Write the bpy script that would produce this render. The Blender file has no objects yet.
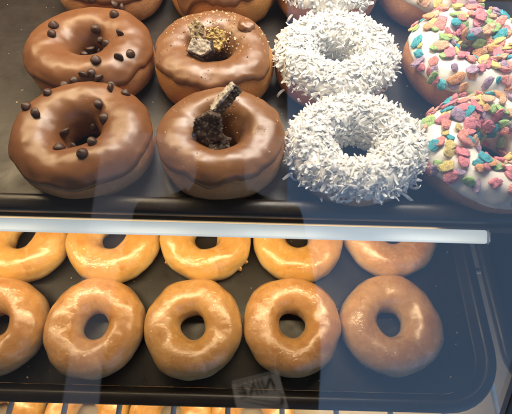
import bpy, bmesh, math, random
from mathutils import Vector, Matrix, noise, Euler

PI = math.pi
R = math.radians
scene = bpy.context.scene
COL = scene.collection


# ------------------------------------------------------------------ helpers
def tag(o, label=None, cat=None, group=None, kind=None):
    if label: o['label'] = label
    if cat: o['category'] = cat
    if group: o['group'] = group
    if kind: o['kind'] = kind
    return o


def link(name, me, mat=None, parent=None, loc=(0, 0, 0), smooth=True):
    o = bpy.data.objects.new(name, me)
    COL.objects.link(o)
    if mat is not None:
        for m in (mat if isinstance(mat, (list, tuple)) else [mat]):
            me.materials.append(m)
    if smooth and len(me.polygons):
        me.polygons.foreach_set('use_smooth', [True] * len(me.polygons))
    o.location = loc
    if parent: o.parent = parent
    return o


def mesh(verts, faces):
    me = bpy.data.meshes.new('m')
    me.from_pydata([tuple(v) for v in verts], [], faces)
    me.update()
    return me


def bm_mesh(bm):
    bmesh.ops.recalc_face_normals(bm, faces=bm.faces)
    me = bpy.data.meshes.new('m')
    bm.to_mesh(me)
    bm.free()
    return me


def empty(name, loc, label, cat, group=None, rz=0):
    o = bpy.data.objects.new(name, None)
    COL.objects.link(o)
    o.empty_display_size = .02
    o.location = loc
    o.rotation_euler.z = rz
    return tag(o, label, cat, group)


def fnoise(v, seed=0.0, sc=1.0):
    return noise.noise(Vector((v[0] * sc + seed * 3.17, v[1] * sc - seed * 1.31, v[2] * sc + seed * 7.7)))


def ring_noise(th, seed, freq=1.0):
    return noise.noise(Vector((math.cos(th) * freq + seed * 5.1, math.sin(th) * freq + seed * 2.3, seed)))


# ------------------------------------------------------------------ materials
def new_mat(name):
    m = bpy.data.materials.new(name)
    m.use_nodes = True
    nt = m.node_tree
    nt.nodes.clear()
    out = nt.nodes.new('ShaderNodeOutputMaterial')
    b = nt.nodes.new('ShaderNodeBsdfPrincipled')
    nt.links.new(b.outputs[0], out.inputs[0])
    return m, nt, b


def n_coord(nt):
    return nt.nodes.new('ShaderNodeTexCoord').outputs['Object']


def n_noise(nt, co, scale, detail=4, rough=.55, dist=0.0):
    n = nt.nodes.new('ShaderNodeTexNoise')
    n.inputs['Scale'].default_value = scale
    n.inputs['Detail'].default_value = detail
    n.inputs['Roughness'].default_value = rough
    n.inputs['Distortion'].default_value = dist
    nt.links.new(co, n.inputs['Vector'])
    return n.outputs['Fac']


def n_ramp(nt, fac, stops):
    r = nt.nodes.new('ShaderNodeValToRGB')
    e = r.color_ramp.elements
    while len(e) < len(stops): e.new(.5)
    for k, (p, c) in enumerate(stops):
        e[k].position = p
        e[k].color = (*c, 1) if len(c) == 3 else c
    nt.links.new(fac, r.inputs[0])
    return r.outputs[0]


def n_mix(nt, fac, a, b, mode='MIX'):
    m = nt.nodes.new('ShaderNodeMix')
    m.data_type = 'RGBA'
    m.blend_type = mode
    for sock, v in ((m.inputs['Factor'], fac), (m.inputs['A'], a), (m.inputs['B'], b)):
        if hasattr(v, 'is_output'): nt.links.new(v, sock)
        elif isinstance(v, (int, float)): sock.default_value = v
        else: sock.default_value = (*v, 1)
    # the RGBA sockets share names with others: set them by index
    return m


def rgba_mix(nt, fac, a, b, mode='MIX'):
    m = nt.nodes.new('ShaderNodeMix')
    m.data_type = 'RGBA'
    m.blend_type = mode
    fs, As, Bs = m.inputs[0], m.inputs[6], m.inputs[7]
    for sock, v in ((fs, fac), (As, a), (Bs, b)):
        if hasattr(v, 'is_output'): nt.links.new(v, sock)
        elif isinstance(v, (int, float)): sock.default_value = v
        else: sock.default_value = (*v, 1)
    return m.outputs[2]


def n_bump(nt, h, strength, dist, normal=None):
    b = nt.nodes.new('ShaderNodeBump')
    b.inputs['Strength'].default_value = strength
    b.inputs['Distance'].default_value = dist
    nt.links.new(h, b.inputs['Height'])
    if normal: nt.links.new(normal, b.inputs['Normal'])
    return b.outputs[0]


def n_math(nt, op, a, b=None):
    m = nt.nodes.new('ShaderNodeMath')
    m.operation = op
    for s, v in ((m.inputs[0], a), (m.inputs[1], b)):
        if v is None: continue
        if hasattr(v, 'is_output'): nt.links.new(v, s)
        else: s.default_value = v
    return m.outputs[0]


def sss(b, w, rad, scale=.004):
    b.inputs['Subsurface Weight'].default_value = w
    b.inputs['Subsurface Radius'].default_value = rad
    b.inputs['Subsurface Scale'].default_value = scale


def mat_dough(name, c0, c1, c2):
    m, nt, b = new_mat(name)
    co = n_coord(nt)
    big = n_noise(nt, co, 38, 5, .6)
    col = n_ramp(nt, big, [(.3, c0), (.55, c1), (.75, c2)])
    fine = n_noise(nt, co, 900, 3, .7)
    col = rgba_mix(nt, .35, col, n_ramp(nt, fine, [(.35, (.45, .4, .35)), (.65, (1, 1, 1))]), 'MULTIPLY')
    nt.links.new(col, b.inputs['Base Color'])
    b.inputs['Roughness'].default_value = .55
    b.inputs['Specular IOR Level'].default_value = .35
    sss(b, .12, (1, .4, .15))
    bp = n_bump(nt, fine, .6, .0009)
    bp = n_bump(nt, n_noise(nt, co, 220, 4, .6), .4, .0008, bp)
    nt.links.new(bp, b.inputs['Normal'])
    return m


def mat_glazed(name, tint):
    m, nt, b = new_mat(name)
    co = n_coord(nt)
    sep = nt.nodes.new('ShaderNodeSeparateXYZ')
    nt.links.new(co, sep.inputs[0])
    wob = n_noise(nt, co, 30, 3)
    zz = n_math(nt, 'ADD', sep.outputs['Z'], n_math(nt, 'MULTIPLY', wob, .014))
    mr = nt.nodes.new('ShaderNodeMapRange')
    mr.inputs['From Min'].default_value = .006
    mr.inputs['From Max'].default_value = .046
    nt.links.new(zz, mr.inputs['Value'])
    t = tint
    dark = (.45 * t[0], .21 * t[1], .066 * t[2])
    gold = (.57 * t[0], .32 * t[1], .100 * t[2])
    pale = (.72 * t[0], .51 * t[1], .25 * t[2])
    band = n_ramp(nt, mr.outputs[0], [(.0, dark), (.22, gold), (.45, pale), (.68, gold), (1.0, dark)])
    patch = n_ramp(nt, n_noise(nt, co, 55, 6, .65, .6), [(.32, (.72, .62, .5)), (.5, (1, 1, 1)), (.72, (1.12, 1.15, 1.25))])
    col = rgba_mix(nt, .75, band, patch, 'MULTIPLY')
    # cloudy sugar glaze lying in thin flakes
    flake = n_ramp(nt, n_noise(nt, co, 130, 5, .7, 1.2), [(.5, (0, 0, 0)), (.68, (1, 1, 1))])
    col = rgba_mix(nt, n_math(nt, 'MULTIPLY', flake, .22), col, (.78, .62, .42))
    nt.links.new(col, b.inputs['Base Color'])
    b.inputs['Roughness'].default_value = .42
    b.inputs['Coat Weight'].default_value = .8
    b.inputs['Coat IOR'].default_value = 1.6
    rr = n_ramp(nt, n_noise(nt, co, 160, 4, .6), [(.35, (.06,) * 3), (.7, (.20,) * 3)])
    nt.links.new(rr, b.inputs['Coat Roughness'])
    sss(b, .18, (1, .45, .12))
    h1 = n_noise(nt, co, 85, 5, .6, .8)
    h2 = n_noise(nt, co, 260, 5, .65, .8)
    bp = n_bump(nt, h1, .28, .0010)
    bp = n_bump(nt, h2, .55, .0005, bp)
    vo = nt.nodes.new('ShaderNodeTexVoronoi')
    vo.feature = 'DISTANCE_TO_EDGE'
    vo.inputs['Scale'].default_value = 190
    wv = nt.nodes.new('ShaderNodeVectorMath')
    wv.operation = 'MULTIPLY_ADD'
    nz = nt.nodes.new('ShaderNodeTexNoise')
    nz.inputs['Scale'].default_value = 120
    nt.links.new(co, nz.inputs['Vector'])
    nt.links.new(nz.outputs['Color'], wv.inputs[0])
    wv.inputs[1].default_value = (.008, .008, .008)
    nt.links.new(co, wv.inputs[2])
    nt.links.new(wv.outputs[0], vo.inputs['Vector'])
    crack = n_ramp(nt, vo.outputs['Distance'], [(.0, (0, 0, 0)), (.16, (1, 1, 1))])
    msk = n_ramp(nt, n_noise(nt, co, 48, 3), [(.45, (0, 0, 0)), (.6, (1, 1, 1))])
    bp = n_bump(nt, n_math(nt, 'MULTIPLY', crack, msk), .5, .0005, bp)
    nt.links.new(bp, b.inputs['Coat Normal'])
    nt.links.new(n_bump(nt, h1, .35, .001), b.inputs['Normal'])
    return m


def mat_icing(name, c0, c1, rough=.34, sw=.08, rad=(1, .5, .3), spec=.5, coat=.25):
    m, nt, b = new_mat(name)
    co = n_coord(nt)
    col = n_ramp(nt, n_noise(nt, co, 45, 4, .6), [(.3, c0), (.7, c1)])
    # pinholes and pale sugar specks
    pin = n_ramp(nt, n_noise(nt, co, 620, 2), [(.69, (0, 0, 0)), (.74, (1, 1, 1))])
    col = rgba_mix(nt, n_math(nt, 'MULTIPLY', pin, .4), col, tuple(min(.85, x * 2.2 + .05) for x in c1))
    nt.links.new(col, b.inputs['Base Color'])
    b.inputs['Specular IOR Level'].default_value = spec
    rg = n_ramp(nt, n_noise(nt, co, 90, 4), [(.3, (rough - .04,) * 3), (.7, (rough + .06,) * 3)])
    nt.links.new(rg, b.inputs['Roughness'])
    b.inputs['Coat Weight'].default_value = coat
    b.inputs['Coat Roughness'].default_value = .22
    sss(b, sw, rad)
    bp = n_bump(nt, n_noise(nt, co, 60, 2), .22, .0012)
    bp = n_bump(nt, n_noise(nt, co, 420, 3), .10, .0003, bp)
    nt.links.new(bp, b.inputs['Normal'])
    return m


def mat_plain(name, c, rough=.5, var=.2, scale=200, bump=.2, bdist=.0004, metal=0, sw=0, coat=0):
    m, nt, b = new_mat(name)
    co = n_coord(nt)
    lo = tuple(x * (1 - var) for x in c)
    hi = tuple(min(1, x * (1 + var)) for x in c)
    nt.links.new(n_ramp(nt, n_noise(nt, co, scale, 4), [(.3, lo), (.7, hi)]), b.inputs['Base Color'])
    b.inputs['Roughness'].default_value = rough
    b.inputs['Metallic'].default_value = metal
    b.inputs['Coat Weight'].default_value = coat
    b.inputs['Coat Roughness'].default_value = .15
    if sw: sss(b, sw, (1, .9, .8), .004)
    if bump:
        nt.links.new(n_bump(nt, n_noise(nt, co, scale * 2.5, 4), bump, bdist), b.inputs['Normal'])
    return m


def mat_tray(name, k=1.0):
    m, nt, b = new_mat(name)
    co = n_coord(nt)
    mott = n_noise(nt, co, 22, 6, .65, .4)
    col = n_ramp(nt, mott, [(.3, (.027 * k, .020 * k, .017 * k)), (.7, (.042 * k, .032 * k, .027 * k))])
    # dried sugar specks and greasy film
    sp = n_ramp(nt, n_noise(nt, co, 700, 2, .5), [(.70, (0, 0, 0)), (.76, (1, 1, 1))])
    col = rgba_mix(nt, n_math(nt, 'MULTIPLY', sp, .22), col, (.30, .26, .2))
    nt.links.new(col, b.inputs['Base Color'])
    rg = n_ramp(nt, n_noise(nt, co, 35, 6, .7, .8), [(.3, (.30,) * 3), (.7, (.52,) * 3)])
    nt.links.new(rg, b.inputs['Roughness'])
    b.inputs['Specular IOR Level'].default_value = .38
    bp = n_bump(nt, n_noise(nt, co, 500, 3), .2, .0003)
    bp = n_bump(nt, n_noise(nt, co, 14, 3), .12, .004, bp)
    nt.links.new(bp, b.inputs['Normal'])
    return m


def mat_glass(name):
    m = bpy.data.materials.new(name)
    m.use_nodes = True
    nt = m.node_tree
    nt.nodes.clear()
    out = nt.nodes.new('ShaderNodeOutputMaterial')
    tr = nt.nodes.new('ShaderNodeBsdfTransparent')
    tr.inputs[0].default_value = (.985, .992, .99, 1)
    gl = nt.nodes.new('ShaderNodeBsdfGlossy')
    gl.inputs['Roughness'].default_value = .0
    geo = nt.nodes.new('ShaderNodeNewGeometry')
    dot = nt.nodes.new('ShaderNodeVectorMath')
    dot.operation = 'DOT_PRODUCT'
    nt.links.new(geo.outputs['Incoming'], dot.inputs[0])
    nt.links.new(geo.outputs['Normal'], dot.inputs[1])
    c = n_math(nt, 'ABSOLUTE', dot.outputs['Value'])
    k = n_math(nt, 'POWER', n_math(nt, 'SUBTRACT', 1.0, c), 5.0)
    fr = n_math(nt, 'ADD', n_math(nt, 'MULTIPLY', k, .940), .060)
    mx = nt.nodes.new('ShaderNodeMixShader')
    nt.links.new(fr, mx.inputs[0])
    nt.links.new(tr.outputs[0], mx.inputs[1])
    nt.links.new(gl.outputs[0], mx.inputs[2])
    # dust and a greasy film
    co = n_coord(nt)
    df = nt.nodes.new('ShaderNodeBsdfDiffuse')
    df.inputs[0].default_value = (.8, .8, .8, 1)
    sp = n_math(nt, 'MULTIPLY', n_ramp(nt, n_noise(nt, co, 800, 2), [(.735, (0, 0, 0)), (.77, (1, 1, 1))]), .10)
    sm = n_math(nt, 'MULTIPLY', n_ramp(nt, n_noise(nt, co, 18, 6, .7, 1.5), [(.42, (0, 0, 0)), (.75, (1, 1, 1))]), .006)
    m2 = nt.nodes.new('ShaderNodeMixShader')
    nt.links.new(n_math(nt, 'ADD', sp, sm), m2.inputs[0])
    nt.links.new(mx.outputs[0], m2.inputs[1])
    nt.links.new(df.outputs[0], m2.inputs[2])
    nt.links.new(m2.outputs[0], out.inputs[0])
    return m


def mat_emit(name, c, s):
    m = bpy.data.materials.new(name)
    m.use_nodes = True
    nt = m.node_tree
    nt.nodes.clear()
    out = nt.nodes.new('ShaderNodeOutputMaterial')
    e = nt.nodes.new('ShaderNodeEmission')
    e.inputs[0].default_value = (*c, 1)
    e.inputs[1].default_value = s
    nt.links.new(e.outputs[0], out.inputs[0])
    return m


M = {}
M['dough'] = mat_dough('fried_dough', (.44, .185, .055), (.56, .27, .085), (.66, .37, .14))
M['dough_pink'] = mat_dough('fried_dough_ruddy', (.50, .215, .085), (.62, .30, .125), (.70, .39, .18))
M['glazed'] = [mat_glazed('glazed_dough', (1, 1, .85)), mat_glazed('glazed_dough_deep', (.92, .88, 1.0)),
               mat_glazed('glazed_dough_pale', (.92, .93, 1.0))]
M['choc'] = mat_icing('chocolate_icing', (.160, .063, .023), (.198, .081, .031), .36, coat=.0, spec=.6)
M['choc2'] = mat_icing('cocoa_icing', (.172, .073, .029), (.215, .096, .040), .36, coat=.0, spec=.6)
M['white_icing'] = mat_icing('white_icing', (.70, .64, .58), (.80, .76, .70), .28, .2, (1, .9, .8), .5, .5)
M['coco_icing'] = mat_icing('cream_icing', (.82, .78, .68), (.86, .83, .76), .4, .2, (1, .9, .8))
M['coconut'] = mat_plain('shredded_coconut', (.93, .91, .86), .6, .03, 120, .1, .0003, 0, .8)
M['chip'] = mat_plain('dark_chocolate', (.060, .027, .016), .5, .35, 220, .3, .0004)
M['cookie'] = mat_plain('black_cookie', (.060, .038, .026), .8, .6, 320, 1.0, .0012)
_nt = M['cookie'].node_tree
_b = _nt.nodes['Principled BSDF']
_old = _b.inputs['Base Color'].links[0].from_socket
_sp = n_ramp(_nt, n_noise(_nt, n_coord(_nt), 620, 3, .6), [(.58, (0, 0, 0)), (.66, (1, 1, 1))])
_nt.links.new(rgba_mix(_nt, n_math(_nt, 'MULTIPLY', _sp, .55), _old, (.32, .22, .14)), _b.inputs['Base Color'])
M['cookie_tan'] = mat_plain('crumbed_cookie', (.34, .25, .14), .8, .75, 260, 1.0, .0012)
M['wafer_gold'] = mat_plain('golden_wafer', (.55, .36, .12), .6, .35, 180, .6, .0008)
M['cream'] = mat_plain('cookie_cream', (.40, .33, .26), .7, .4, 260, .8, .0008)
M['crumb'] = mat_plain('crumbs', (.50, .38, .24), .8, .6, 300, .5)
M['crumb_dark'] = mat_plain('dark_crumbs', (.04, .026, .018), .8, .5, 300, .5)
CER = [('pink', (.74, .26, .30)), ('coral', (.76, .31, .26)), ('orange', (.78, .38, .18)), ('yellow', (.80, .62, .22)),
       ('green', (.38, .58, .22)), ('teal', (.08, .42, .50)), ('purple', (.42, .30, .42)), ('peach', (.76, .46, .30))]
for nme, c in CER:
    M['cer_' + nme] = mat_plain('cereal_' + nme, c, .5, .30, 420, 1.0, .0016, 0, .25)
M['tray'] = mat_tray('dark_tray', .72)
M['tray_low'] = mat_tray('dark_brown_tray', .34)
M['glass'] = mat_glass('clear_glass')
M['bar'] = mat_plain('white_plastic', (.74, .76, .74), .38, .04, 60, .05)
M['tube'] = mat_plain('frosted_lamp_tube', (.74, .78, .78), .3, .05, 40, .05)
_b = M['tube'].node_tree.nodes['Principled BSDF']
_b.inputs['Emission Color'].default_value = (.80, .87, .86, 1)
_b.inputs['Emission Strength'].default_value = .52
M['steel'] = mat_plain('wire_steel', (.70, .69, .66), .35, .1, 100, .05, .0003, 0)
M['board'] = mat_plain('pale_board', (.46, .43, .38), .55, .1, 30, .1)
M['panel'] = mat_plain('dark_panel', (.05, .04, .032), .5, .2, 20, .1)
M['rubber'] = mat_plain('black_gasket', (.012, .012, .013), .45, .2, 60, .1)
M['alu'] = mat_plain('brushed_aluminium', (.55, .68, .76), .35, .06, 90, .08, .0003, .6)


# ------------------------------------------------------------------ doughnut geometry
class Ring:
    """a puffy ring: s(theta, phi, off) is a point of its skin, local to the middle of its underside"""
    def __init__(s, dia, height, seed, hole=.30, ex=1.0, ey=1.0, lump=1.0):
        s.ro = dia / 2
        s.hole, s.h, s.seed, s.ex, s.ey, s.lump = hole, height, seed, ex, ey, lump

    def p(s, th, ph, off=0.0):
        hr = s.hole * (1 + .16 * ring_noise(th, s.seed + 9, .9))
        ro = s.ro * (1 + .035 * s.lump * ring_noise(th, s.seed, 1.1))
        ri = s.ro * hr
        rc, a = (ro + ri) / 2, (ro - ri) / 2
        hh = s.h / 2 * (1 + .10 * s.lump * ring_noise(th, s.seed + 4, 1.0))
        c, sn = math.cos(ph), math.sin(ph)
        cx = math.copysign(abs(c) ** .88, c)
        sz = math.copysign(abs(sn) ** .92, sn)
        if sz < -.62: sz = -.62 - (abs(sz) - .62) * .55
        k = 1 + off / a
        kz = 1 + off / hh
        x = rc + a * cx * k
        z = s.h * .42 + hh * sz * kz
        v = Vector((x * math.cos(th) * s.ex, x * math.sin(th) * s.ey, z))
        d = .0011 * s.lump * fnoise(v, s.seed, 55) + .0004 * fnoise(v, s.seed + 2, 160)
        w = Vector((c * math.cos(th), c * math.sin(th), sn))
        return v + w * d

    def n(s, th, ph, off=0.0):
        e = .02
        a = s.p(th + e, ph, off) - s.p(th - e, ph, off)
        b = s.p(th, ph + e, off) - s.p(th, ph - e, off)
        n = a.cross(b)
        n.normalize()
        return n

    def body(s, nt=112, np_=44):
        vs, fs = [], []
        for i in range(nt):
            for j in range(np_):
                vs.append(s.p(2 * PI * i / nt, 2 * PI * j / np_))
        for i in range(nt):
            for j in range(np_):
                a, b = i * np_ + j, i * np_ + (j + 1) % np_
                c, d = ((i + 1) % nt) * np_ + (j + 1) % np_, ((i + 1) % nt) * np_ + j
                fs.append((a, d, c, b))
        return mesh(vs, fs)

    def edge(s, th, lo, amp, fr=1.6, drips=()):
        e = lo + amp * ring_noise(th, s.seed + 20, fr) + amp * .35 * ring_noise(th, s.seed + 31, fr * 3.2)
        for (t0, wd, dp) in drips:
            dd = (th - t0 + PI) % (2 * PI) - PI
            e -= dp * math.exp(-(dd / wd) ** 2)
        return e

    def icing(s, lo, amp, T, hi=R(205), drips=(), nt=200, ns=54, fr=1.6):
        vs, fs = [], []
        for i in range(nt):
            th = 2 * PI * i / nt
            e0 = s.edge(th, lo, amp, fr, drips)
            e1 = hi + R(10) * ring_noise(th, s.seed + 44, 1.5)
            for j in range(ns):
                q = j / (ns - 1)
                ph = e0 + (e1 - e0) * q
                dd = min(ph - e0, (e1 - ph))
                w = dd / R(16)
                t = T * (min(1, w) ** .45) * (1 + .35 * math.exp(-((w - .6) / .5) ** 2)) if w > 0 else 0
                vs.append(s.p(th, ph, t - .0005 * (1 if dd < 1e-6 else 0) + .00025))
        for i in range(nt):
            for j in range(ns - 1):
                a, b = i * ns + j, i * ns + j + 1
                c, d = ((i + 1) % nt) * ns + j + 1, ((i + 1) % nt) * ns + j
                fs.append((a, d, c, b))
        return mesh(vs, fs)


def frame(n, spin, tilt=0, tdir=0):
    """rotation whose z is n, turned by spin and leaning by tilt"""
    q = Vector((0, 0, 1)).rotation_difference(n)
    return (q.to_matrix() @ Matrix.Rotation(tdir, 3, 'Z') @ Matrix.Rotation(tilt, 3, 'X') @ Matrix.Rotation(spin, 3, 'Z')).to_4x4()


# ------------------------------------------------------------------ toppings
def chip_mesh(seed):
    prof = [(0, 0), (.0031, 0), (.0036, .0006), (.0036, .0013), (.0030, .0023), (.0020, .0032), (.0011, .0038), (.0004, .0042)]
    n = 14
    vs, fs = [Vector((0, 0, 0))], []
    for (r, z) in prof[1:]:
        for k in range(n):
            a = 2 * PI * k / n
            v = Vector((r * math.cos(a), r * math.sin(a), z))
            vs.append(v * (1 + .10 * fnoise(v, seed, 300)))
    vs.append(Vector((.0002, 0, .0043)))
    m_ = len(prof) - 1
    for k in range(n):
        fs.append((0, 1 + (k + 1) % n, 1 + k))
        for l in range(m_ - 1):
            a, b = 1 + l * n + k, 1 + l * n + (k + 1) % n
            fs.append((a, b, b + n, a + n))
        fs.append((1 + (m_ - 1) * n + k, 1 + (m_ - 1) * n + (k + 1) % n, len(vs) - 1))
    return mesh(vs, fs)


def flake_mesh(seed, lx=.0056, ly=.0038, lz=.0020):
    """a lumpy puffed rice flake, a little cupped"""
    bm = bmesh.new()
    bmesh.ops.create_icosphere(bm, subdivisions=3, radius=1)
    for v in bm.verts:
        c = v.co.copy()
        k = 1 + .30 * fnoise(c, seed, 1.4) + .16 * fnoise(c, seed + 3, 3.4)
        k += .09 * fnoise(c, seed + 6, 7.5)
        x, y, z = c.x * k * lx, c.y * k * ly, c.z * k * lz
        z += .25 * (x * x / lx - .5 * lx) * (.8 + .6 * math.sin(seed)) + .2 * (y * y / ly)
        v.co = (x, y, z)
    return bm_mesh(bm)


def shard_mesh(poly, t, seed, rough=.0007, cuts=4):
    """a broken cookie piece: an outline with thickness, its faces roughened"""
    bm = bmesh.new()
    lo = [bm.verts.new((x, y, 0)) for x, y in poly]
    hi = [bm.verts.new((x * .93, y * .93, t * (1 + .2 * math.sin(5 * k + seed)))) for k, (x, y) in enumerate(poly)]
    bm.faces.new(lo[::-1])
    bm.faces.new(hi)
    m_ = len(poly)
    for k in range(m_):
        bm.faces.new((lo[k], lo[(k + 1) % m_], hi[(k + 1) % m_], hi[k]))
    bmesh.ops.triangulate(bm, faces=bm.faces)
    for _ in range(cuts - 1):
        bmesh.ops.subdivide_edges(bm, edges=[e for e in bm.edges if e.calc_length() > .0009], cuts=1, use_grid_fill=False)
        bmesh.ops.triangulate(bm, faces=bm.faces)
    bm.normal_update()
    for v in bm.verts:
        v.co += v.normal * rough * (fnoise(v.co, seed, 380) + .7 * fnoise(v.co, seed + 5, 1100))
    return bm_mesh(bm)


def add_ribbon(vs, fs, p0, dirv, up, L, w, t, curl, twist, segs=5):
    d, u = dirv.normalized(), up.normalized()
    side = d.cross(u).normalized()
    base = len(vs)
    p = p0.copy()
    for k in range(segs + 1):
        q = k / segs
        ww = w * (.55 + .45 * math.sin(PI * min(1, max(0, .12 + .76 * q)))) * .5
        a, b = side * ww, u * t * .5
        vs += [p - a - b, p + a - b, p + a + b, p - a + b]
        rot = Matrix.Rotation(curl / segs, 3, side) @ Matrix.Rotation(twist / segs, 3, d)
        d = (rot @ d).normalized()
        u = (rot @ u).normalized()
        side = d.cross(u).normalized()
        p = p + d * (L / segs)
    for k in range(segs):
        a = base + 4 * k
        for e in range(4):
            fs.append((a + e, a + (e + 1) % 4, a + 4 + (e + 1) % 4, a + 4 + e))
    fs.append((base, base + 3, base + 2, base + 1))
    e = base + 4 * segs
    fs.append((e, e + 1, e + 2, e + 3))


def coconut_mesh(ring, seed, count, lo, long_strands):
    rnd = random.Random(seed)
    vs, fs = [], []
    for k in range(count):
        th = rnd.uniform(0, 2 * PI)
        ph = rnd.uniform(lo + R(14) * ring_noise(th, seed + 3, 2.2), R(200))
        if rnd.random() > .66 + .34 * math.cos(ph): continue     # keep the density even over the ring
        off = .0006 + rnd.random() ** 1.3 * .0022 + .0012 * max(0, fnoise(ring.p(th, ph), seed, 120))
        p, n = ring.p(th, ph, off), ring.n(th, ph)
        t = n.orthogonal().normalized()
        t = Matrix.Rotation(rnd.uniform(0, 2 * PI), 3, n) @ t
        lift = rnd.uniform(-.10, .14) if rnd.random() < .94 else rnd.uniform(.2, .7)
        L = rnd.uniform(.0030, .0066) if rnd.random() < .85 else rnd.uniform(.006, .0095)
        d = (t + n * lift).normalized()
        add_ribbon(vs, fs, p - d * L * .45, d, (n - d * n.dot(d)) + t.cross(n) * rnd.uniform(-.5, .5), L,
                   rnd.uniform(.0013, .0027), rnd.uniform(.0003, .0006), rnd.uniform(-.9, 1.5), rnd.uniform(-1.2, 1.2))
    for (thd, phd, L, ang) in long_strands:
        th, ph = R(thd), R(phd)
        p, n = ring.p(th, ph, .001), ring.n(th, ph)
        out = Vector((math.cos(th + ang), math.sin(th + ang), .25))
        add_ribbon(vs, fs, p, out.normalized(), Vector((0, 0, 1)), L * .72, .0020, .0006, rnd.choice((-1, 1)) * rnd.uniform(.7, 1.8), rnd.uniform(-1.5, 1.5), 8)
    return mesh(vs, fs)


def crumbs_mesh(ring, seed, count, lo, hi, smin, smax, th_c=None, th_w=PI):
    rnd = random.Random(seed)
    vs, fs = [], []
    for k in range(count):
        th = rnd.uniform(0, 2 * PI) if th_c is None else rnd.gauss(th_c, th_w)
        ph = rnd.uniform(lo, hi)
        p, n = ring.p(th, ph, .0018), ring.n(th, ph)
        s = smin + (smax - smin) * rnd.random() ** 2.5
        b = len(vs)
        dirs = [Vector((rnd.uniform(-1, 1), rnd.uniform(-1, 1), rnd.uniform(-.6, 1))) for _ in range(3)]
        t = n.orthogonal().normalized()
        o = n.cross(t)
        a0 = rnd.uniform(0, 6)
        for q in range(4):
            a = a0 + q * PI / 2 + rnd.uniform(-.4, .4)
            vs.append(p + (t * math.cos(a) + o * math.sin(a)) * s * rnd.uniform(.6, 1.2))
        vs.append(p + n * s * rnd.uniform(.5, 1.2))
        fs += [(b, b + 1, b + 4), (b + 1, b + 2, b + 4), (b + 2, b + 3, b + 4), (b + 3, b, b + 4), (b + 3, b + 2, b + 1, b)]
    return mesh(vs, fs)


# ------------------------------------------------------------------ upper tray and lower tray
def rounded(x0, x1, y0, y1, r, seg=10):
    pts = []
    for (cx, cy, a0) in ((x1 - r, y0 + r, -PI / 2), (x1 - r, y1 - r, 0), (x0 + r, y1 - r, PI / 2), (x0 + r, y0 + r, PI)):
        for k in range(seg + 1):
            a = a0 + PI / 2 * k / seg
            pts.append((cx + r * math.cos(a), cy + r * math.sin(a)))
    return pts


def loops_mesh(loops, cap_first=False, cap_last=False):
    n = len(loops[0])
    vs = [Vector(p) for l in loops for p in l]
    fs = []
    for l in range(len(loops) - 1):
        for k in range(n):
            a, b = l * n + k, l * n + (k + 1) % n
            fs.append((a, b, b + n, a + n))
    if cap_first: fs.append(tuple(range(n))[::-1])
    if cap_last: fs.append(tuple(range((len(loops) - 1) * n, len(loops) * n)))
    me = mesh(vs, fs)
    bm = bmesh.new()
    bm.from_mesh(me)
    return bm_mesh(bm)


def tray(x0, x1, y0, y1, z, label, mt='tray', depth=.011, flange=.0098, r=.040):
    cx, cy = (x0 + x1) / 2, (y0 + y1) / 2
    t = empty('serving_tray', (cx, cy, z), label, 'tray', 'dark serving trays')
    hx, hy = (x1 - x0) / 2, (y1 - y0) / 2

    def L(ins, zz):
        rr = max(.004, r - ins)
        return [(x, y, zz) for x, y in rounded(-hx + ins, hx - ins, -hy + ins, hy - ins, rr)]
    f = flange
    fl = loops_mesh([L(f + .006, -.0022), L(f + .006, 0)], True, True)
    link('tray_floor', fl, M[mt], t, smooth=False)
    prof = [(f + .0058, .0001), (f + .004, .0016), (f + .0015, depth - .0015), (f + .0005, depth - .0003), (f - .0012, depth + .0004),
            (f * .55, depth), (.0030, depth - .0006), (.0012, depth - .0017), (.0002, depth - .004), (.0006, depth - .0075),
            (.0022, depth - .0078), (.003, depth - .004), (.005, depth - .0022), (f - .001, depth - .002), (f + .0005, depth - .004),
            (f + .0035, -.0010), (f + .0058, -.0022)]
    rim = loops_mesh([L(a, b) for a, b in prof])
    link('rim', rim, M[mt], t)
    return t


ZU, ZL, ZB = .355, .203, .092
tray(-.43, .262, .1195, .56, ZU, 'dark upper tray carrying the iced and topped donuts')
tray(-.42, .2195, .0142, .45, ZL, 'dark lower tray carrying the two rows of glazed donuts', 'tray_low', r=.052)
tray(.2260, .86, .026, .45, ZL - .001, 'dark tray with nothing on it, right of the glazed donut tray', 'tray_low')


# ------------------------------------------------------------------ iced doughnuts on the upper tray
rnd = random.Random(5)
chips = [chip_mesh(k) for k in range(4)]
for c_ in chips: c_.materials.append(M['chip'])
for c_ in chips: c_.polygons.foreach_set('use_smooth', [True] * len(c_.polygons))


def put(name, me, parent, p, rot, scale=(1, 1, 1)):
    o = bpy.data.objects.new(name, me)
    COL.objects.link(o)
    o.parent = parent
    o.matrix_local = Matrix.Translation(p) @ rot @ Matrix.Diagonal((*scale, 1))
    return o


def chocolate(loc, ring, lo, amp, label, spots, drips=()):
    t = empty('chocolate_donut', loc, label, 'donut', 'chocolate iced donuts with chocolate chips')
    link('dough', ring.body(), M['dough_pink'], t)
    link('icing', ring.icing(lo, amp, .0017, drips=drips, fr=2.3), M['choc'], t)
    for k, (th, ph) in enumerate(spots):
        th, ph = R(th), R(ph)
        n = ring.n(th, ph)
        p = ring.p(th, ph, .0011)
        ti = rnd.uniform(0, .45) if rnd.random() < .7 else rnd.uniform(1.0, 1.9)
        put('chocolate_chip', chips[k % 4], t, p + n * (.0002 + .0018 * math.sin(min(ti, PI / 2))),
            frame(n, rnd.uniform(0, 6), ti, rnd.uniform(0, 6)), (rnd.uniform(.84, 1.06),) * 3)
    return t


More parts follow.
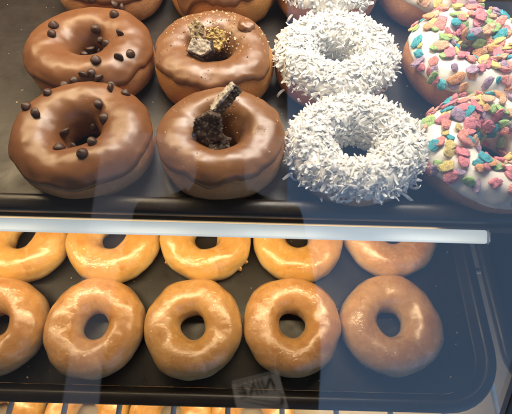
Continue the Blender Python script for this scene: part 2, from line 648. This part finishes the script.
CHIP = {'a': [], 'b': [], 'c': []}
CHIP['a'] = [(159, 68), (165, 96), (63, 116), (29, 128), (171, 152), (72, 172), (177, 192), (248, 124), (309, 112), (291, 92), (51, 56), (132, 72), (63, 68)]
CHIP['b'] = [(153, 92), (174, 104), (54, 88), (12, 96), (75, 132), (57, 156), (354, 132), (72, 180), (108, 168), (111, 176), (144, 172), (297, 88), (321, 72), (336, 64), (279, 59), (288, 64), (294, 48), (300, 28), (261, 36), (270, 48)]
CHIP['c'] = [(285, 28), (294, 20), (264, 40)]

chocolate((-.1165, .1690, ZU), Ring(.0925, .036, 1.0, .29, 1.0, .92), R(17), R(11),
          'chocolate iced donut with chips, nearest the front edge of the upper tray', CHIP['a'])
chocolate((-.1280, .2475, ZU), Ring(.0925, .037, 2.0, .25, 1.03, .93), R(18), R(12),
          'chocolate iced donut with many chips filling its hole, in the middle of its column', CHIP['b'])
chocolate((-.1300, .3400, ZU), Ring(.0930, .038, 3.4, .30), R(26), R(12),
          'chocolate iced donut at the back of the tray, cut off along its top', CHIP['c'])


def cookie_donut(loc, ring, lo, amp, label, drips=(), fr=1.6, dough='dough'):
    t = empty('cookie_donut', loc, label, 'donut', 'chocolate iced donuts topped with cookie pieces')
    link('dough', ring.body(), M[dough], t)
    link('icing', ring.icing(lo, amp, .0018, drips=drips, fr=fr * 1.3), M['choc2'], t)
    return t


def piece(t, name, poly, th, seed, p, eul, mat, label=None, cream=None):
    o = link(name, shard_mesh(poly, th, seed, .0012, 6), mat, t)
    o.matrix_local = Matrix.Translation(p) @ Euler([R(a) for a in eul]).to_matrix().to_4x4()
    if label: o['label'] = label
    if cream:
        c = link('cream', shard_mesh([(x * .95, y * .95) for x, y in poly], cream, seed + 2, .0009, 5), M['cream'], o)
        c.location = (0, 0, th * 1.02)
    return o


# front cookie doughnut: shards standing in the hole
rg = Ring(.0830, .038, 5.2, .29, 1.02, .95)
t = cookie_donut((-.0235, .1680, ZU), rg, R(30), R(13), 'cocoa iced donut with big dark cookie shards standing in its hole',
                 [(R(212), .22, R(14)), (R(258), .3, R(10))], 1.9, 'dough_pink')
piece(t, 'cookie_piece', [(-.0085, -.009), (.004, -.0115), (.0105, -.004), (.004, .009), (-.003, .0095), (-.0095, .002)], .0065, 1.3,
      Vector((-.0060, -.0010, .0385)), (52, 8, -20), M['cookie'])
piece(t, 'cookie_piece', [(-.0042, -.011), (.0040, -.012), (.0052, .002), (.0038, .011), (-.0036, .0115), (-.0050, .001)], .0050, 2.1,
      Vector((.0045, .0120, .0455)), (30, -30, -62), M['cookie'], 'long thin cookie shard with pale cream along its side', cream=.0016)
piece(t, 'cookie_piece', [(-.007, -.005), (.006, -.006), (.008, .002), (.001, .006), (-.006, .004)], .005, 3.7,
      Vector((-.0020, -.0090, .0300)), (30, 12, 15), M['cookie'])
tag(link('cookie_crumbs', crumbs_mesh(rg, 3, 420, R(40), R(170), .0002, .0010), M['crumb'], t, smooth=False), kind='stuff')
tag(link('cookie_dust', crumbs_mesh(rg, 4, 70, R(30), R(175), .0002, .0006), M['crumb_dark'], t, smooth=False), kind='stuff')

# middle cookie doughnut: pale crumbed pieces
rg = Ring(.0870, .039, 6.6, .30, 1.02, .96)
t = cookie_donut((-.0345, .2435, ZU), rg, R(42), R(13), 'cocoa iced donut with pale crumbs and three cookie pieces in its hole',
                 [(R(205), .25, R(12)), (R(330), .4, R(14))], 2.1)
piece(t, 'cookie_piece', [(-.005, -.007), (.004, -.008), (.006, .001), (.003, .008), (-.005, .006)], .006, 4.2,
      Vector((-.0105, .0060, .0400)), (28, -14, 10), M['cookie_tan'], 'pale crumb covered cookie piece')
piece(t, 'cookie_piece', [(-.007, -.005), (.005, -.0065), (.008, .001), (.004, .007), (-.005, .006)], .0065, 5.9,
      Vector((.0020, .0030, .0360)), (34, 12, -12), M['wafer_gold'], 'golden yellow cookie piece')
piece(t, 'cookie_piece', [(-.0095, -.0045), (.003, -.0065), (.010, -.002), (.007, .005), (-.006, .0055)], .0055, 6.4,
      Vector((-.0065, -.0085, .0390)), (38, -4, -14), M['cookie'], 'black cookie piece dusted with cream', cream=.0011)
lump = link('icing_lump', flake_mesh(3.3, .0062, .0068, .0045), M['choc2'], t)
lump.matrix_local = Matrix.Translation(rg.p(R(35), R(90), .0015)) @ frame(rg.n(R(35), R(90)), .4)
tag(link('cookie_crumbs', crumbs_mesh(rg, 8, 900, R(50), R(185), .0003, .0016, R(100), 1.15), M['crumb'], t, smooth=False), kind='stuff')
tag(link('cookie_dust', crumbs_mesh(rg, 9, 80, R(50), R(190), .0003, .0010), M['crumb_dark'], t, smooth=False), kind='stuff')

rg = Ring(.0920, .043, 7.1, .29)
t = cookie_donut((-.0340, .3380, ZU), rg, R(32), R(14), 'cocoa iced donut at the back of the upper tray, icing run down its front',
                 [(R(230), .22, R(40)), (R(285), .5, R(8))], 1.8)


def coconut_donut(loc, ring, seed, label, strands, lo=R(2), count=1500):
    t = empty('coconut_donut', loc, label, 'donut', 'donuts coated in shredded coconut')
    link('dough', ring.body(), M['dough_pink'], t)
    link('icing', ring.icing(lo + R(6), R(6), .0012), M['coco_icing'], t)
    tag(link('coconut_shreds', coconut_mesh(ring, seed, count, lo, strands), M['coconut'], t, smooth=False), kind='stuff')
    return t


coconut_donut((.0645, .1660, ZU), Ring(.0865, .035, 8.3, .36, 1.02, .90), 11,
              'coconut covered donut in front, beside the cereal donut at the front edge',
              [(205, 0, .012, .3), (212, -8, .013, -.2), (310, 0, .014, .2), (322, -6, .016, -.1), (62, 45, .015, .2), (150, 20, .010, 0), (168, 10, .010, 0), (240, -5, .010, .1), (20, 10, .009, 0)], R(12), 4000)
coconut_donut((.0565, .2475, ZU), Ring(.0870, .037, 9.1, .35, 1.02, .93), 12,
              'coconut covered donut in the middle of its column, strands hanging over its front',
              [(188, 5, .013, .2), (214, -10, .012, 0), (236, -8, .012, .2), (318, 0, .012, 0), (255, -4, .010, -.3)], R(14), 3800)
coconut_donut((.0560, .3400, ZU), Ring(.0910, .042, 9.9, .30), 13,
              'coconut covered donut at the back, cut off by the top of the photo',
              [(230, -5, .011, 0), (300, -5, .011, .3)], R(12), 3000)

flakes = [flake_mesh(k * 1.7 + .4, *d) for k, d in enumerate([(.0062, .0042, .0024), (.0054, .0045, .0027), (.0070, .0040, .0022),
                                                             (.0046, .0038, .0026), (.0060, .0044, .0020), (.0042, .0034, .0022)])]
FL = {}
for nme, _c in CER:
    for k, f_ in enumerate(flakes):
        g = f_.copy()
        g.materials.append(M['cer_' + nme])
        g.polygons.foreach_set('use_smooth', [True] * len(g.polygons))
        FL[nme, k] = g


def cereal_donut(loc, ring, seed, label, count, lo=R(24)):
    t = empty('cereal_donut', loc, label, 'donut', 'white iced donuts with fruit cereal flakes')
    link('dough', ring.body(), M['dough_pink'], t)
    link('icing', ring.icing(lo - R(6), R(10), .0013), M['white_icing'], t)
    r_ = random.Random(seed)
    done, spots = [], []
    names = ['pink', 'pink', 'pink', 'coral', 'coral', 'orange', 'peach', 'yellow', 'yellow', 'green', 'green', 'teal', 'teal', 'purple']
    tries = 0
    while len(done) < count and tries < 9000:
        tries += 1
        th, ph = r_.uniform(0, 2 * PI), r_.uniform(lo, R(190))
        p = ring.p(th, ph, .0026)
        dens = fnoise(p, seed, 42)
        if dens < -.16 and r_.random() < .8: continue
        if min([(p - q).length for q in done] or [1]) < .0032: continue
        done.append(p)
        n = ring.n(th, ph)
        q = r_.uniform(.60, .94)
        spots.append((p.x, r_.choice(names), r_.randrange(6), Matrix.Translation(p + n * r_.uniform(-.0010, .0014))
                      @ frame(n, r_.uniform(0, 6), r_.uniform(0, .65), r_.uniform(0, 6)) @ Matrix.Diagonal((q, q, q * .85, 1))))
    spots.sort(key=lambda a: a[0])
    for (_x, nm, k, mx) in spots[:95]:
        put('cereal_flake', FL[nm, k], t, Vector((0, 0, 0)), mx)
    # the rest, on the far side, as one part
    vs, fs, mi, mats = [], [], [], []
    for (_x, nm, k, mx) in spots[95:]:
        src, b0 = FL[nm, k], len(vs)
        vs += [mx @ v.co for v in src.vertices]
        if M['cer_' + nm] not in mats: mats.append(M['cer_' + nm])
        for pl in src.polygons:
            fs.append(tuple(b0 + i for i in pl.vertices))
            mi.append(mats.index(M['cer_' + nm]))
    if vs:
        o = link('cereal_flakes', mesh(vs, fs), mats, t)
        o.data.polygons.foreach_set('material_index', mi)
        tag(o, kind='stuff')
    return t


cereal_donut((.1570, .1670, ZU), Ring(.0945, .036, 12.3, .30, 1.03, .91), 31, 'white iced donut with cereal flakes, nearest the front edge', 205, R(14))
cereal_donut((.1610, .2530, ZU), Ring(.0960, .039, 13.7, .30, 1.02, .94), 32, 'white iced cereal donut in the middle of its column with icing showing through', 190, R(22))
cereal_donut((.1480, .3460, ZU), Ring(.0940, .042, 14.4, .30), 33, 'cereal donut at the back of the tray, cut off by the top of the photo', 170, R(20))


# ------------------------------------------------------------------ glazed doughnuts on the lower tray
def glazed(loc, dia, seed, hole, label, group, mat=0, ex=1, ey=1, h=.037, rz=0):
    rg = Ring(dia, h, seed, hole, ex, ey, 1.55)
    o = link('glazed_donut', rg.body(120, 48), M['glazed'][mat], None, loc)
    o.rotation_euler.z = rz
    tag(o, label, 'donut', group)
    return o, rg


G1 = 'glazed donuts on the lower tray'
front = [(-.2275, .0755, .0860, 'plain glazed donut in the front row, cut off by the left edge of the photo', 1),
         (-.1404, .0770, .0855, 'plain glazed donut, second from the left in the front row of the lower tray', 1),
         (-.0530, .0780, .0875, 'pale glazed donut in the middle of the front row of the lower tray', 2),
         (.0350, .0820, .0880, 'plain glazed donut in the front row, between the middle one and the rightmost one', 1),
         (.1245, .0860, .0905, 'plain glazed donut at the right end of the front row', 2)]
for k, (x, y, dm, lb, mt) in enumerate(front):
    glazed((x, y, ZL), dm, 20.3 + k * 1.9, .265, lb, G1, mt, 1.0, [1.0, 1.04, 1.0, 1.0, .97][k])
back = [(-.2275, .1600, .0885, 'golden glazed donut at the left end of the back row under the light bar', 0),
        (-.1400, .1625, .0890, 'golden glazed donut in the back row under the light bar, second from the left', 0),
        (-.0490, .1645, .0890, 'golden glazed donut in the back row with drips of glaze hanging at its foot', 0),
        (.0425, .1685, .0905, 'glazed donut in the back row, fourth from the left under the light bar', 0),
        (.1350, .1745, .0900, 'brownish glazed donut at the right end of the back row under the light bar', 1)]
for k, (x, y, dm, lb, mt) in enumerate(back):
    o, rg = glazed((x, y, ZL), dm, 33.1 + k * 2.3, .27, lb, G1, mt)
    if k == 2:
        for (th, L, w) in ((R(212), .006, .0022), (R(322), .006, .0024), (R(334), .005, .002)):
            d = flake_mesh(th, w, w * .9, L)
            q = link('glaze_drip', d, M['glazed'][0], o)
            q.matrix_local = Matrix.Translation(rg.p(th, R(-22), .0002)) @ Matrix.Rotation(th, 4, 'Z') @ Matrix.Rotation(.25, 4, 'Y')

G2 = 'glazed donuts on the bottom shelf'
low = [(-.262, .006, 'golden glazed donut on the bottom shelf, peeking out at the left edge of the photo'),
       (-.172, .008, 'golden glazed donut on the bottom shelf, second from the left under the tray edge'),
       (-.084, .009, 'golden glazed donut on the bottom shelf, third from the left under the tray edge'),
       (.002, .010, 'golden glazed donut on the bottom shelf, rightmost one, beside the bare pale board')]
for k, (x, y, lb) in enumerate(low):
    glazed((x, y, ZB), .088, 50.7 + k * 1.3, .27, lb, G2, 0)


# ------------------------------------------------------------------ crumbs lying on the trays
def tray_crumbs(x0, x1, y0, y1, z, count, seed, label):
    r_ = random.Random(seed)
    vs, fs = [], []
    for k in range(count):
        x, y, q = r_.uniform(x0, x1), r_.uniform(y0, y1), .0002 + .0009 * r_.random() ** 4
        b, a0 = len(vs), r_.uniform(0, 6)
        for e in range(5):
            a = a0 + e * PI * .4 + r_.uniform(-.3, .3)
            vs.append((x + q * math.cos(a) * r_.uniform(.6, 1.2), y + q * math.sin(a) * r_.uniform(.6, 1.2), z + .00005))
        vs.append((x, y, z + q * r_.uniform(.5, 1)))
        fs += [(b + e, b + (e + 1) % 5, b + 5) for e in range(5)] + [(b + 4, b + 3, b + 2, b + 1, b)]
    o = link('crumbs', mesh(vs, fs), M['crumb'], None, smooth=False)
    tag(o, label, 'crumbs', None, 'stuff')


tray_crumbs(-.30, .24, .135, .40, ZU, 520, 3, 'tiny pale crumbs scattered over the upper tray')
tray_crumbs(-.30, .20, .03, .22, ZL, 420, 4, 'tiny pale sugar crumbs scattered over the lower tray')


# ------------------------------------------------------------------ display case
def box(bm, x0, x1, y0, y1, z0, z1, mat=None):
    vs = [bm.verts.new(p) for p in ((x0, y0, z0), (x1, y0, z0), (x1, y1, z0), (x0, y1, z0), (x0, y0, z1), (x1, y0, z1), (x1, y1, z1), (x0, y1, z1))]
    if mat is not None:
        for v in vs: v.co = mat @ v.co
    for f in ((3, 2, 1, 0), (4, 5, 6, 7), (0, 1, 5, 4), (1, 2, 6, 5), (2, 3, 7, 6), (3, 0, 4, 7)):
        bm.faces.new([vs[k] for k in f])


def box_part(name, args, mat, parent, bev=.001, mtx=None):
    bm = bmesh.new()
    box(bm, *args)
    if bev: bmesh.ops.bevel(bm, geom=bm.edges[:], offset=bev, segments=2, affect='EDGES', profile=.6)
    if mtx is not None: bmesh.ops.transform(bm, matrix=mtx, verts=bm.verts[:])
    return link(name, bm_mesh(bm), mat, parent, smooth=False)


def cyl(bm, a, b, r, n=14):
    a, b = Vector(a), Vector(b)
    d = (b - a)
    q = Vector((0, 0, 1)).rotation_difference(d.normalized()).to_matrix().to_4x4()
    bmesh.ops.create_cone(bm, cap_ends=True, segments=n, radius1=r, radius2=r, depth=d.length, matrix=Matrix.Translation((a + b) / 2) @ q)


# the pane leans back: its normal points at the customer
EL = R(40)
pn = Vector((0, -math.cos(EL), math.sin(EL)))
pc = Vector((0, 0, .6)) - pn * -.0 + pn * -.19
pv = Vector((0, math.sin(EL), math.cos(EL)))
PM = Matrix(((1, pv.x, pn.x, pc.x), (0, pv.y, pn.y, pc.y), (0, pv.z, pn.z, pc.z), (0, 0, 0, 1)))

case = empty('display_case', (0, .2, ZB), 'glass fronted display case with a pale bottom board and slanted pane', 'display case')
case_inv = Matrix.Translation((0, -.2, -ZB))
box_part('bottom_board', (-.6, .9, -.16, .62, ZB - .02, ZB), M['board'], case, .002, case_inv)
box_part('upper_shelf', (-.6, .9, .1225, .6215, .340, .3475), M['panel'], case, .001, case_inv)
box_part('back_panel', (-.6, .9, .622, .64, ZB - .02, .78), M['panel'], case, .002, case_inv)
box_part('gasket', (.1545, .1580, -.42, .36, -.003, .003), M['rubber'], case, .001, case_inv @ PM)
box_part('metal_trim', (.1583, .1950, -.42, .36, -.0025, .0025), M['alu'], case, .001, case_inv @ PM)
tag(box_part('glass_pane', (-.62, .1543, -.42, .36, -.002, .002), M['glass'], case, 0, case_inv @ PM), 'clear slanted glass pane reflecting the street outside')

# wire shelf that carries the lower tray
ws = empty('wire_shelf', (0, .2, ZL - .01), 'wire shelf under the lower tray, its steel rods showing past the tray edge', 'shelf')
inv = Matrix.Translation((0, -.2, -(ZL - .01)))
for k in range(17):
    x = -.40 + k * .0475
    bm = bmesh.new()
    cyl(bm, (x, -.035, ZL - .0080), (x, .46, ZL - .0080), .0024)
    bmesh.ops.transform(bm, matrix=inv, verts=bm.verts[:])
    link('rod', bm_mesh(bm), M['steel'], ws)
for y in (-.035, .15, .30, .46):
    bm = bmesh.new()
    cyl(bm, (-.43, y, ZL - .0145), (.80, y, ZL - .0145), .0032)
    bmesh.ops.transform(bm, matrix=inv, verts=bm.verts[:])
    link('cross_rod', bm_mesh(bm), M['steel'], ws)

# white light bar in front of the upper tray
lb = empty('light_bar', (-.145, .1140, .3520), 'white light bar running under the front edge of the upper tray', 'light')
BT = Matrix.Rotation(R(24), 4, 'X')
box_part('tube', (-.36, .2965, -.0045, .0045, -.0020, .0020), M['tube'], lb, .0014, BT)
bm = bmesh.new()
box(bm, .2966, .2992, -.0047, .0047, -.0022, .0022, BT)
bmesh.ops.bevel(bm, geom=bm.edges[:], offset=.0014, segments=3, affect='EDGES')
link('end_cap', bm_mesh(bm), M['bar'], lb)



# ------------------------------------------------------------------ the customer whose dark figure the pane mirrors
def skin_mesh(pts, edges, root, sub=2):
    me = bpy.data.meshes.new('m')
    me.from_pydata([p_[:3] for p_ in pts], edges, [])
    o = bpy.data.objects.new('tmp', me)
    COL.objects.link(o)
    o.modifiers.new('skin', 'SKIN').use_smooth_shade = True
    sv = me.skin_vertices[0].data
    for k, p_ in enumerate(pts):
        sv[k].radius = (p_[3], p_[4] if len(p_) > 4 else p_[3])
        sv[k].use_root = (k == root)
    m_ = o.modifiers.new('sub', 'SUBSURF')
    m_.levels = m_.render_levels = sub
    dg = bpy.context.evaluated_depsgraph_get()
    res = bpy.data.meshes.new_from_object(o.evaluated_get(dg))
    bpy.data.objects.remove(o)
    return res


FZ = -.78
M['jacket'] = mat_plain('dark_cloth', (.014, .013, .014), .8, .3, 60, .3, .002)
M['skin'] = mat_plain('skin', (.36, .19, .12), .5, .1, 60, .1, .0005, 0, .1)
M['hair'] = mat_plain('dark_hair', (.02, .013, .009), .5, .4, 120, .6, .002)
M['label'] = mat_plain('pale_grey_fabric', (.90, .90, .91), .7, .03, 200, .2)
M['ink'] = mat_plain('black_print', (.012, .012, .013), .6, .2, 100, .1)
pe = empty('person', (-.08, -.56, FZ), 'person in a dark jacket with a grey printed patch, mirrored faintly in the glass', 'person')


def fig():
    P, E = [], []

    def add(x, y, z, r, r2=None, par=None):
        P.append((x, y, z - FZ, r, r2 or r))
        if par is not None: E.append((par, len(P) - 1))
        return len(P) - 1
    pel = add(0, 0, .13, .125, .10)
    wa = add(0, .01, .28, .115, .088, pel)
    ch = add(0, .01, .46, .130, .10, wa)
    up_ = add(0, -.005, .58, .105, .085, ch)
    nk = add(0, -.01, .66, .050, .05, up_)
    jaw = add(0, .015, .735, .060, .066, nk)
    hd = add(0, .005, .82, .076, .092, jaw)
    add(0, -.005, .90, .060, .070, hd)
    no = add(0, .105, .795, .010, .012, hd)
    for sx in (-1, 1):
        sh = add(sx * .135, -.01, .595, .052, .055, up_)
        el_ = add(sx * .175, -.05, .34, .040, .042, sh)
        wr = add(sx * .165, .00, .12, .026, .022, el_)
        pa = add(sx * .163, .012, .06, .034, .016, wr)
        for k, (dy, L) in enumerate(((-.028, .058), (-.010, .070), (.010, .076), (.028, .068))):
            a = add(sx * .162, .012 + dy, .015, .0085, .0085, pa)
            b = add(sx * .158, .014 + dy, .015 - L * .5, .0080, .0080, a)
            add(sx * .148, .016 + dy, .015 - L, .0070, .0070, b)
        tb = add(sx * .152, .045, .075, .0105, .0105, pa)
        add(sx * .146, .062, .035, .0085, .0085, tb)
        hp = add(sx * .085, 0, .04, .090, .095, pel)
        kn = add(sx * .095, .01, -.32, .056, .06, hp)
        an = add(sx * .095, -.02, -.69, .040, .042, kn)
        he = add(sx * .097, .02, -.735, .042, .036, an)
        add(sx * .105, .12, -.752, .034, .024, he)
    return skin_mesh(P, E, 0, 2)


body = link('body', fig(), M['skin'], pe)
# clothing and hair: the same figure grown outwards a little and cut to where each garment lies


def garment(name, mat, grow, keep):
    me = body.data.copy()
    me.materials.clear()
    bm = bmesh.new()
    bm.from_mesh(me)
    bm.normal_update()
    bmesh.ops.delete(bm, geom=[f for f in bm.faces if not keep(f.calc_center_median())], context='FACES')
    for v in bm.verts: v.co += v.normal * grow
    me2 = bpy.data.meshes.new('m')
    bm.to_mesh(me2)
    bm.free()
    return link(name, me2, mat, pe)


garment('jacket', M['jacket'], .009, lambda c: .885 < c.z < 1.435 or (c.z <= .885 and c.z > .86 and abs(c.x) < .30))
garment('trousers', M['jacket'], .006, lambda c: .08 < c.z < .90 and abs(c.x) < .150)
garment('shoes', M['jacket'], .006, lambda c: c.z < .07)
garment('hair', M['hair'], .008, lambda c: c.z > 1.60 and (c.y < .05 or c.z > 1.66))
for sx in (-1, 1):
    bm = bmesh.new()
    bmesh.ops.create_uvsphere(bm, u_segments=12, v_segments=8, radius=.011, matrix=Matrix.Translation((sx * .031, .082, .825 - FZ)))
    link('eye', bm_mesh(bm), M['ink'], pe)
bm = bmesh.new()
bmesh.ops.create_uvsphere(bm, u_segments=12, v_segments=8, radius=1, matrix=Matrix.Translation((0, .075, .748 - FZ)) @ Matrix.Diagonal((.024, .008, .006, 1)))
link('mouth', bm_mesh(bm), mat_plain('lips', (.30, .10, .08), .5), pe)

# the printed patch low on the jacket front
px_, py_, pz_ = .094, .122, .272 - FZ
PR = Matrix.Translation((px_, py_, pz_)) @ Matrix.Rotation(R(24), 4, 'X') @ Matrix.Rotation(R(-15), 4, 'Y')
bm = bmesh.new()
box(bm, -.040, .040, -.002, .002, -.045, .032)
bmesh.ops.bevel(bm, geom=bm.edges[:], offset=.0012, segments=2, affect='EDGES')
patch = link('jacket_patch', bm_mesh(bm), M['label'], pe, smooth=False)
patch.matrix_local = PR
fc = bpy.data.curves.new('t', 'FONT')
fc.body = 'NIKE'
fc.size, fc.shear, fc.align_x, fc.extrude, fc.offset = .028, .2, 'CENTER', .0004, .0007
to = bpy.data.objects.new('tmp', fc)
COL.objects.link(to)
tm = bpy.data.meshes.new_from_object(to.evaluated_get(bpy.context.evaluated_depsgraph_get()))
bpy.data.objects.remove(to)
le = link('lettering', tm, M['ink'], patch, smooth=False)
le.matrix_local = Matrix.Translation((0, .0028, .006)) @ Matrix.Rotation(PI, 4, 'Z') @ Matrix.Rotation(PI / 2, 4, 'X')
sw = [(-.030, -.006), (-.034, -.014), (-.031, -.020), (-.023, -.020), (-.010, -.016), (.010, -.009), (.030, -.001), (.010, -.011), (-.008, -.019),
      (-.022, -.026), (-.033, -.027), (-.039, -.021), (-.038, -.013)]
bm = bmesh.new()
f_ = bm.faces.new([bm.verts.new((-x, .0026, y + .004)) for x, y in [(x_ * .95, y_) for x_, y_ in sw]])
ex = bmesh.ops.extrude_face_region(bm, geom=[f_])
for v in ex['geom']:
    if isinstance(v, bmesh.types.BMVert): v.co.y += .0006
bmesh.ops.triangulate(bm, faces=bm.faces)
link('swoosh', bm_mesh(bm), M['ink'], patch, smooth=False)

bm = bmesh.new()
bmesh.ops.create_grid(bm, x_segments=1, y_segments=1, size=4)
tag(link('floor', bm_mesh(bm), mat_plain('floor_tiles', (.30, .29, .28), .35, .1, 6, .1), None, (0, 0, FZ), smooth=False), kind='structure')
box_part('base_cabinet', (-.6, .9, -.158, .618, FZ + .002, ZB - .021), M['panel'], case, .002, case_inv)


# ------------------------------------------------------------------ light
def area(name, loc, rot, sx, sy, power, color):
    l = bpy.data.lights.new(name, 'AREA')
    l.shape = 'RECTANGLE'
    l.size, l.size_y, l.energy, l.color = sx, sy, power, color
    o = bpy.data.objects.new(name, l)
    COL.objects.link(o)
    o.location = loc
    o.rotation_euler = [R(a) for a in rot]
    return o


area('case_lamp', (-.32, .365, .695), (-8, 0, 0), .42, .13, 2.9, (1, .74, .42))
area('case_lamp', (.08, .365, .695), (-8, 0, 0), .36, .13, 3.2, (1, .90, .76))
area('patch_fill_lamp', (.05, 1.0, 1.9), (-22, 0, 0), .5, .5, 15, (1, .90, .78))  # added fill light, out of view, to brighten the mirrored jacket patch
area('bar_lamp', (-.155, .1165, .3425), (38, 0, 0), .56, .0065, 1.3, (1, .75, .42))
area('shelf_lamp', (-.12, .03, .186), (8, 0, 0), .66, .007, .7, (1, .72, .38))
area('window_daylight', (1.25, -1.6, .95), (90, 0, 0), 2.2, 2.6, 16.5, (.32, .57, 1))
area('window_daylight', (-.315, -1.6, .50), (90, 0, 0), .93, 1.7, 2.0, (.72, .74, .92))

w = bpy.data.worlds.new('World')
scene.world = w
w.use_nodes = True
bg = w.node_tree.nodes['Background']
bg.inputs[0].default_value = (.62, .66, .75, 1)
bg.inputs[1].default_value = .10

# ------------------------------------------------------------------ camera
cam = bpy.data.cameras.new('camera')
co = bpy.data.objects.new('camera', cam)
COL.objects.link(co)
cam.sensor_fit = 'HORIZONTAL'
cam.sensor_width = 36
cam.lens = 36 * 415 / 512
cam.clip_start = .005
cam.clip_end = 50
cam.dof.use_dof = True
cam.dof.focus_distance = .32
cam.dof.aperture_fstop = 12.0
co.location = (0, 0, .6)
p = R(62)
d = Vector((0, math.cos(p), -math.sin(p)))
u0 = Vector((0, math.sin(p), math.cos(p)))
ro = R(1.5)
rt = Vector((1, 0, 0)) * math.cos(ro) + u0 * math.sin(ro)
up = u0 * math.cos(ro) - Vector((1, 0, 0)) * math.sin(ro)
co.matrix_world = Matrix(((rt.x, up.x, -d.x, 0), (rt.y, up.y, -d.y, 0), (rt.z, up.z, -d.z, .6), (0, 0, 0, 1)))
scene.camera = co

scene.view_settings.view_transform = 'Standard'
scene.view_settings.look = 'None'
scene.view_settings.exposure = 0
scene.view_settings.gamma = 1
